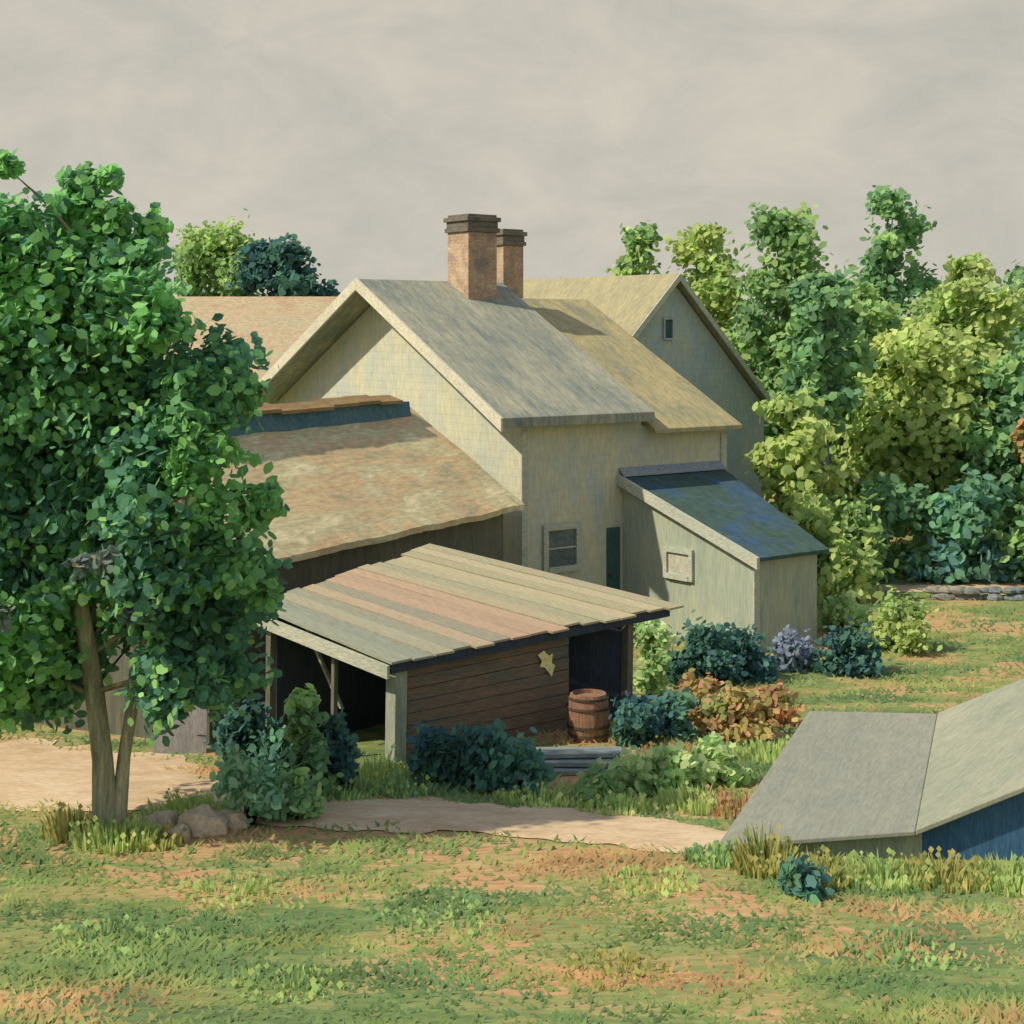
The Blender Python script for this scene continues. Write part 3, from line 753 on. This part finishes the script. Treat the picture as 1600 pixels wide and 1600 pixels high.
mb.tube([(-4.36, 16.2, gz0-.2), (-4.30, 16.2, gz0+.15), (-4.32, 16.2, 1.5), (-4.42, 16.2, 2.4), (-4.6, 16.2, 3.5), (-4.62, 16.2, 4.6), (-4.5, 16.2, 5.8), (-4.5, 16.2, 7.2)], [.24, .14, .105, .095, .09, .075, .05, .015], 12)
mb.tube([(-4.20, 16.25, gz0-.2), (-4.17, 16.25, gz0+.2), (-4.12, 16.3, 1.5), (-3.98, 16.35, 2.4), (-3.7, 16.4, 3.6), (-3.5, 16.4, 5.2)], [.15, .09, .065, .06, .05, .02], 10)
for b in blobs[::2]:
    c = Vector(b[0]); zz = max(2.2, c.z-.9); p = Vector((-4.46, 16.2, zz))
    mb.tube([p, (p+c)/2+Z*.08, c], [.035, .02, .008], 5)
mesh_obj('trunk', mb, M['bark'], nt_, smooth=True)
leaf_obj('crown', blobs, .125, .085, PAL['near'], 31, nt_, scatter=.13)
lb = [((-4.0, 15.2, 3.75), (.18, .15, .2), 110, 0), ((-4.25, 15.2, 3.7), (.12, .1, .15), 60, 1), ((-5.1, 15.2, 3.2), (.16, .15, .17), 90, 0), ((-3.75, 15.3, 3.2), (.2, .12, .12), 80, 1), ((-3.3, 15.4, 4.3), (.1, .1, .1), 30, 2), ((-3.55, 15.4, 3.45), (.12, .1, .1), 50, 0)]
o = leaf_obj('blossom', lb, .1, .07, [col(122, 138, 132, 1.5), col(110, 126, 132, 1.5), col(160, 146, 120, 1.4)], 5, nt_)

# ------------------------------------------------------------------ trees behind
T = [
 ('slender pale green tree behind the farmhouse', 4.3, 50, 9.6, 1.3, 'green', 1, dict(n=3000)),
 ('bright green tree behind the wing', 6.3, 50, 9.6, 1.9, 'yellow', 2, {}),
 ('tall green tree behind the wing', 8.2, 46, 9.9, 2.0, 'green', 3, dict(taper=.7)),
 ('tallest green tree at the wood edge', 11.8, 48, 10.6, 1.6, 'mid', 4, dict(taper=.1)),
 ('slim tree with bare blue grey trunk', 7.7, 38, 7.5, 1.25, 'mid', 5, dict(base_frac=.52, n=1900, trunk_r=.13)),
 ('green tree at the wood edge', 14.6, 50, 8.6, 2.0, 'yellow', 6, dict(taper=.6)),
 ('broad green tree at the wood edge', 16.6, 47, 8.3, 2.6, 'green', 7, {}),
 ('spreading yellow green tree above the meadow', 10.8, 40.5, 6.3, 2.5, 'yellow', 8, dict(n=6500)),
 ('rounded yellow green tree beside the farmhouse', 6.7, 36.4, 4.6, 1.15, 'yellow', 9, dict(base_frac=.1, n=2800)),
 ('green tree at the meadow edge', 13.2, 39.5, 5.4, 2.0, 'mid', 12, dict(n=5200)),
 ('green tree behind the lean-to', 9.1, 42, 7.4, 1.9, 'green', 13, dict(n=5200)),
 ('green tree at the wood edge', 13.3, 44, 7.6, 2.2, 'yellow', 14, dict(n=5200)),
 ('green tree at the wood edge', 16.0, 42, 6.6, 2.2, 'green', 15, {}),
 ('small orange leaved tree at the wood edge', 12.85, 38.3, 3.9, .35, 'orange', 22, dict(n=350, base_frac=.72)),
 ('rounded light green tree behind the cottage', -10.6, 56, 10.1, 2.3, 'green', 16, dict(taper=0, blobs_n=44, n=8500)),
 ('rounded dark blue green tree behind the cottage', -8.2, 54, 9.4, 2.2, 'dark', 17, dict(taper=0, blobs_n=44, n=8500)),
 ('green tree behind the cottage', -15, 50, 8.6, 2.4, 'mid', 18, dict(n=2500)),
 ('green tree behind the barn', -10.2, 33, 5.8, 2.0, 'mid', 19, dict(n=2500)),
 ('dark green tree behind the barn', -8.2, 29, 4.6, 1.6, 'teal', 20, dict(n=2500)),
 ('green tree beyond the sandy path', -9.2, 25.5, 5.4, 1.9, 'mid', 21, {}),
]
for (lb_, x, y, h, r, pal, sd_, kw) in T:
    tree(lb_, x, y, h, r, pal, sd_, **kw)
blobs = []; rr = random.Random(4)
for i in range(150):
    x = rr.uniform(-60, 75); y = rr.uniform(58, 72)
    if x > 2: top = rr.uniform(5.5, 8.6)
    elif x < -22: top = rr.uniform(4, 8)
    else: top = rr.uniform(3, 5)
    blobs.append(((x, y, top*.5), (3.2, 2.6, top*.55), 330, rr.randrange(99)))
w = leaf_obj('woodland', blobs, .75, .42, PAL['mid']+PAL['yellow'], 77, scatter=.03); w['kind'] = 'stuff'; w['label'] = 'mass of far green woodland trees'; w['category'] = 'woodland'

Bs = [
 ('tall conical green shrub in front of the open shed', -2.37, 17.9, .42, 1.45, 'mid', 1, dict(cone=True, n=3000)),
 ('dark green shrub in front of the open shed', -2.02, 18.1, .32, 1.1, 'dark', 2, dict(cone=True, n=1900)),
 ('soft mint green shrub by the path', -2.87, 16.8, .42, .68, 'mint', 3, dict(n=2400)),
 ('mint green shrub by the path', -2.4, 16.9, .35, .5, 'mid', 31, dict(n=1700)),
 ('dark teal shrub beside the shed', -.95, 18.7, .4, .65, 'dark', 4, dict(n=2100)),
 ('dark teal shrub beside the shed', -.35, 18.6, .45, .7, 'dark', 5, dict(n=2200)),
 ('dark teal shrub beside the planks', .12, 18.4, .35, .6, 'teal', 6, dict(n=1700)),
 ('dark shrub beside the barrel', 1.75, 20.8, .42, .75, 'dark', 7, dict(n=2200)),
 ('dark shrub beside the barrel', 2.2, 21.4, .4, .6, 'teal', 8, dict(n=1700)),
 ('pale green leafy plant on the slope', 1.75, 18.5, .5, .5, 'light', 9, dict(n=2200)),
 ('pale green leafy plant on the slope', 2.4, 18.9, .5, .45, 'light', 10, dict(n=2000)),
 ('light green plant on the slope', 1.0, 17.9, .4, .3, 'green', 11, dict(n=1300)),
 ('orange flowering bush on the slope', 3.1, 21.4, .6, .62, 'orange', 12, dict(n=2200)),
 ('orange flowering bush on the slope', 2.75, 22.8, .5, .7, 'orange', 13, dict(n=1700)),
 ('orange flowering bush on the slope', 3.7, 22.6, .5, .5, 'orange', 14, dict(n=1700)),
 ('bright green shrub at the end of the shed', 2.25, 25, .42, 1.3, 'light', 15, dict(n=2200)),
 ('dark shrub under the lean-to', 3.2, 26, .7, .95, 'dark', 16, dict(n=3200)),
 ('dark shrub under the lean-to', 4.0, 26.5, .6, .85, 'dark', 17, dict(n=2500)),
 ('lavender coloured plant under the lean-to', 4.95, 27.3, .5, .6, 'lav', 18, dict(n=1800)),
 ('dark shrub at the corner of the lean-to', 5.9, 26.9, .55, 1.0, 'dark', 19, dict(n=2300)),
 ('yellow green shrub on the meadow', 7.4, 29, .7, 1.05, 'yellow', 20, dict(n=2500)),
 ('yellow green shrub on the meadow', 6.6, 30.6, .6, .9, 'light', 21, dict(n=1900)),
 ('small dark weed by the low roof', 2.65, 14.1, .24, .32, 'teal', 27, dict(n=900)),
 ('dark shrub added as shade beside the tree', -3.3, 19.6, .5, .95, 'dark', 33, dict(n=2300)),  # both dark shrubs fill in the shade between tree and shed
 ('dark shrub added as shade beside the tree', -2.75, 19.2, .35, .7, 'teal', 41, dict(n=1500)),
 ('teal shrub below the wood', 9.2, 38, 1.3, 2.4, 'mid', 34, dict(n=3000, L=.26, W=.16)),
 ('dark teal shrub below the wood', 11.2, 37.3, 1.3, 2.4, 'teal', 35, dict(n=3000, L=.26, W=.16)),
 ('teal shrub below the wood', 13.0, 37.2, 1.3, 2.2, 'mid', 36, dict(n=3000, L=.26, W=.16)),
 ('green shrub beside the lean-to', 6.9, 34.5, 1.0, 2.6, 'yellow', 37, dict(n=2600, L=.24, W=.14)),
 ('green shrub beside the lean-to', 8.0, 36.2, 1.1, 2.2, 'green', 38, dict(n=2600, L=.24, W=.14)),
 ('leafy low shrub beyond the sandy path', -6.4, 23.8, .9, 1.5, 'mid', 39, dict(n=2600, L=.2, W=.12)),
 ('leafy low shrub beyond the sandy path', -7.8, 24.0, .9, 1.4, 'teal', 40, dict(n=2600, L=.2, W=.12)),
]
for (lb_, x, y, r, h, pal, sd_, kw) in Bs:
    bush(lb_, x, y, r, h, pal, 100+sd_, **kw)
Ws = [(2.45, 14.85, .3, .6, 'ygrass', 350), (2.9, 14.6, .4, .4, 'ygrass', 380), (3.5, 14.6, .45, .34, 'yellow', 400), (4.1, 14.6, .45, .38, 'ygrass', 400), (4.7, 14.5, .45, .36, 'yellow', 400), (5.2, 14.3, .4, .36, 'ygrass', 350), (2.0, 15.2, .3, .3, 'green', 300),
      (-3.55, 17.0, .5, .4, 'yellow', 450), (-4.1, 15.9, .45, .5, 'yellow', 450), (-3.75, 15.9, .35, .3, 'ygrass', 300), (-4.6, 16.2, .35, .5, 'ygrass', 300), (-1.65, 18.8, .4, .5, 'yellow', 450), (-1.3, 18.3, .4, .35, 'green', 350), (-2.0, 18.0, .4, .35, 'green', 350), (.3, 17.9, .5, .3, 'yellow', 350), (1.2, 17.5, .5, .3, 'yellow', 400), (2.1, 17.6, .5, .4, 'yellow', 400), (2.6, 17.2, .4, .45, 'orange', 350), (2.2, 20.3, .5, .3, 'orange', 350), (3.4, 20.2, .5, .35, 'yellow', 350),
      (-2.6, 14.2, .5, .16, 'yellow', 260), (-.6, 13.4, .6, .14, 'green', 280), (1.3, 14.4, .5, .15, 'yellow', 260), (-3.4, 12.9, .5, .14, 'green', 240), (.8, 12.1, .45, .12, 'ygrass', 220), (3.2, 12.6, .5, .14, 'green', 240), (-1.7, 11.8, .45, .12, 'yellow', 220)]
for i, (x, y, r, h, pal, n) in enumerate(Ws):
    weeds('tuft of tall yellow green weeds in the grass', x, y, r, h, pal, 300+i, n)

# ------------------------------------------------------------------ grass (uncountable)
def in_path(x, y):
    for a, b in zip(PATH[:-1], PATH[1:]):
        d = Vector((b[0]-a[0], b[1]-a[1])); t = max(0, min(1, ((x-a[0])*d.x+(y-a[1])*d.y)/d.length_squared))
        w = a[2]+(b[2]-a[2])*t
        if math.hypot(x-a[0]-d.x*t, y-a[1]-d.y*t) < w*(.85+.4*noise.noise(Vector((x*2, y*2, 5)))): return True
    return False
def inside(x, y, poly):
    c = False; n = len(poly)
    for i in range(n):
        x1, y1 = poly[i][:2]; x2, y2 = poly[(i+1) % n][:2]
        if (y1 > y) != (y2 > y) and x < (x2-x1)*(y-y1)/(y2-y1)+x1: c = not c
    return c
solids = [[P1, P4, P6, P5, P3, P2], [A_, D_, CC, B_], [H(0, 0, 0), H(TE, 0, 0), H(TE, 9, 0), H(0, 9, 0)], [B(0, 0, 0), B(BL, 0, 0), B(BL, 5, 0), B(0, 5, 0)], [H(LT, 0, 0), H(LT, -3.8, 0), H(LT+2, -3.8, 0), H(LT+3, 0, 0)]]
gp = [col(116, 138, 90, 1.3), col(132, 150, 94, 1.3), col(104, 130, 88, 1.3), col(150, 156, 100, 1.3), col(170, 158, 108, 1.25), col(184, 154, 114, 1.2)]
gv = []; gc = []; rr = random.Random(9)
cnt = 0
while cnt < 36000:
    y = 9.5+26*rr.random()**1.4; x = rr.uniform(-.37, .37)*y+rr.uniform(-.3, .3)
    dens = noise.noise(Vector((x*.5, y*1.2, 3)))
    if dens < 0 and rr.random() < .6: continue
    if in_path(x, y) or any(inside(x, y, s) for s in solids): continue
    z = g(x, y)
    hgt = rr.uniform(.015, .05)*(1+1.6*max(0, dens))*(1.5 if y > 15 else 1)
    a = rr.gauss(0, .5); w = rr.uniform(.012, .028)*(1+y*.02); ln = rr.uniform(-1.2, 1.2)*hgt
    dx, dy = math.cos(a)*w, math.sin(a)*w
    gv += [(x-dx, y-dy, z-.01), (x+dx, y+dy, z-.01), (x+ln+dx*.6, y+hgt*.6, z+hgt*.6), (x+ln*1.6, y+hgt, z+hgt)]
    q = noise.noise(Vector((x*.45, y*1.1, 9)))*1.4+rr.uniform(-.12, .12)
    idx = 2 if q < -.3 else 0 if q < -.05 else 1 if q < .16 else 3 if q < .32 else 4 if q < .46 else 5
    gc.append(gp[idx]); cnt += 1
me = bpy.data.meshes.new('grass'); me.from_pydata(gv, [], [(4*i, 4*i+1, 4*i+2, 4*i+3) for i in range(cnt)])
at = me.attributes.new('Col', 'FLOAT_COLOR', 'CORNER'); at.data.foreach_set('color', np.repeat(np.array(gc, dtype=np.float32), 4, axis=0).ravel())
me.materials.append(GRASS)
go = bpy.data.objects.new('grass', me); COLL.objects.link(go); go['kind'] = 'stuff'; go['label'] = 'meadow grass over the yard'; go['category'] = 'grass'

# ------------------------------------------------------------------ light and sky
sun_el = math.radians(45)
SD = Vector((-.93, -.36, 0)).normalized()*math.cos(sun_el)+Z*math.sin(sun_el)
sl_ = bpy.data.lights.new('sun', 'SUN'); sl_.energy = 4.2; sl_.angle = math.radians(1.0); sl_.color = (1, .90, .70)
so = bpy.data.objects.new('sun', sl_); COLL.objects.link(so)
so.rotation_euler = SD.to_track_quat('Z', 'Y').to_euler()
w = bpy.data.worlds.new('World'); sc.world = w
w.use_nodes = True
nt = w.node_tree; N = nt.nodes; L = nt.links; N.clear()
out = N.new('ShaderNodeOutputWorld'); bg = N.new('ShaderNodeBackground'); bg.inputs[1].default_value = .1
L.new(bg.outputs[0], out.inputs[0])
sky = N.new('ShaderNodeTexSky'); sky.sky_type = 'NISHITA'; sky.sun_disc = False; sky.sun_elevation = sun_el
sky.sun_rotation = math.atan2(SD.x, SD.y)
tc = N.new('ShaderNodeTexCoord'); sp = N.new('ShaderNodeSeparateXYZ'); L.new(tc.outputs['Generated'], sp.inputs[0])
mp = N.new('ShaderNodeMapping'); mp.inputs['Scale'].default_value = (1, 1, 1.8); mp.inputs['Rotation'].default_value = (.3, .35, 0)
L.new(tc.outputs['Generated'], mp.inputs[0])
n1 = N.new('ShaderNodeTexNoise'); n1.inputs['Scale'].default_value = 9; n1.inputs['Detail'].default_value = 8; n1.inputs['Roughness'].default_value = .68; n1.inputs['Distortion'].default_value = .5
L.new(mp.outputs[0], n1.inputs['Vector'])
r = N.new('ShaderNodeValToRGB'); L.new(n1.outputs['Fac'], r.inputs[0])
e = r.color_ramp.elements; e[0].position = .3; e[0].color = (.50, .485, .43, 1); e[1].position = .72; e[1].color = (.66, .615, .515, 1)
ml = N.new('ShaderNodeMix'); ml.data_type = 'RGBA'; ml.blend_type = 'MULTIPLY'; ml.inputs[0].default_value = 1; ml.inputs[7].default_value = (10, 10, 10, 1)
L.new(r.outputs[0], ml.inputs[6])
ad_ = N.new('ShaderNodeMix'); ad_.data_type = 'RGBA'; ad_.blend_type = 'ADD'; ad_.inputs[0].default_value = 1; ad_.inputs[7].default_value = (2.0, 1.95, 1.8, 1)
L.new(sky.outputs[0], ad_.inputs[6])
mr = N.new('ShaderNodeMapRange'); mr.inputs[1].default_value = .24; mr.inputs[2].default_value = .48; mr.inputs[4].default_value = 1.0
L.new(sp.outputs[2], mr.inputs[0])
mx = N.new('ShaderNodeMix'); mx.data_type = 'RGBA'
L.new(mr.outputs[0], mx.inputs[0]); L.new(ml.outputs[2], mx.inputs[6]); L.new(ad_.outputs[2], mx.inputs[7])
L.new(mx.outputs[2], bg.inputs[0])

# ------------------------------------------------------------------ camera
cam = bpy.data.cameras.new('camera'); cam.lens = 54; cam.sensor_width = 36; cam.shift_y = -.175; cam.clip_end = 2000
co = bpy.data.objects.new('camera', cam); COLL.objects.link(co); co.location = (0, 0, 6); co.rotation_euler = (math.radians(90), 0, 0)
sc.camera = co
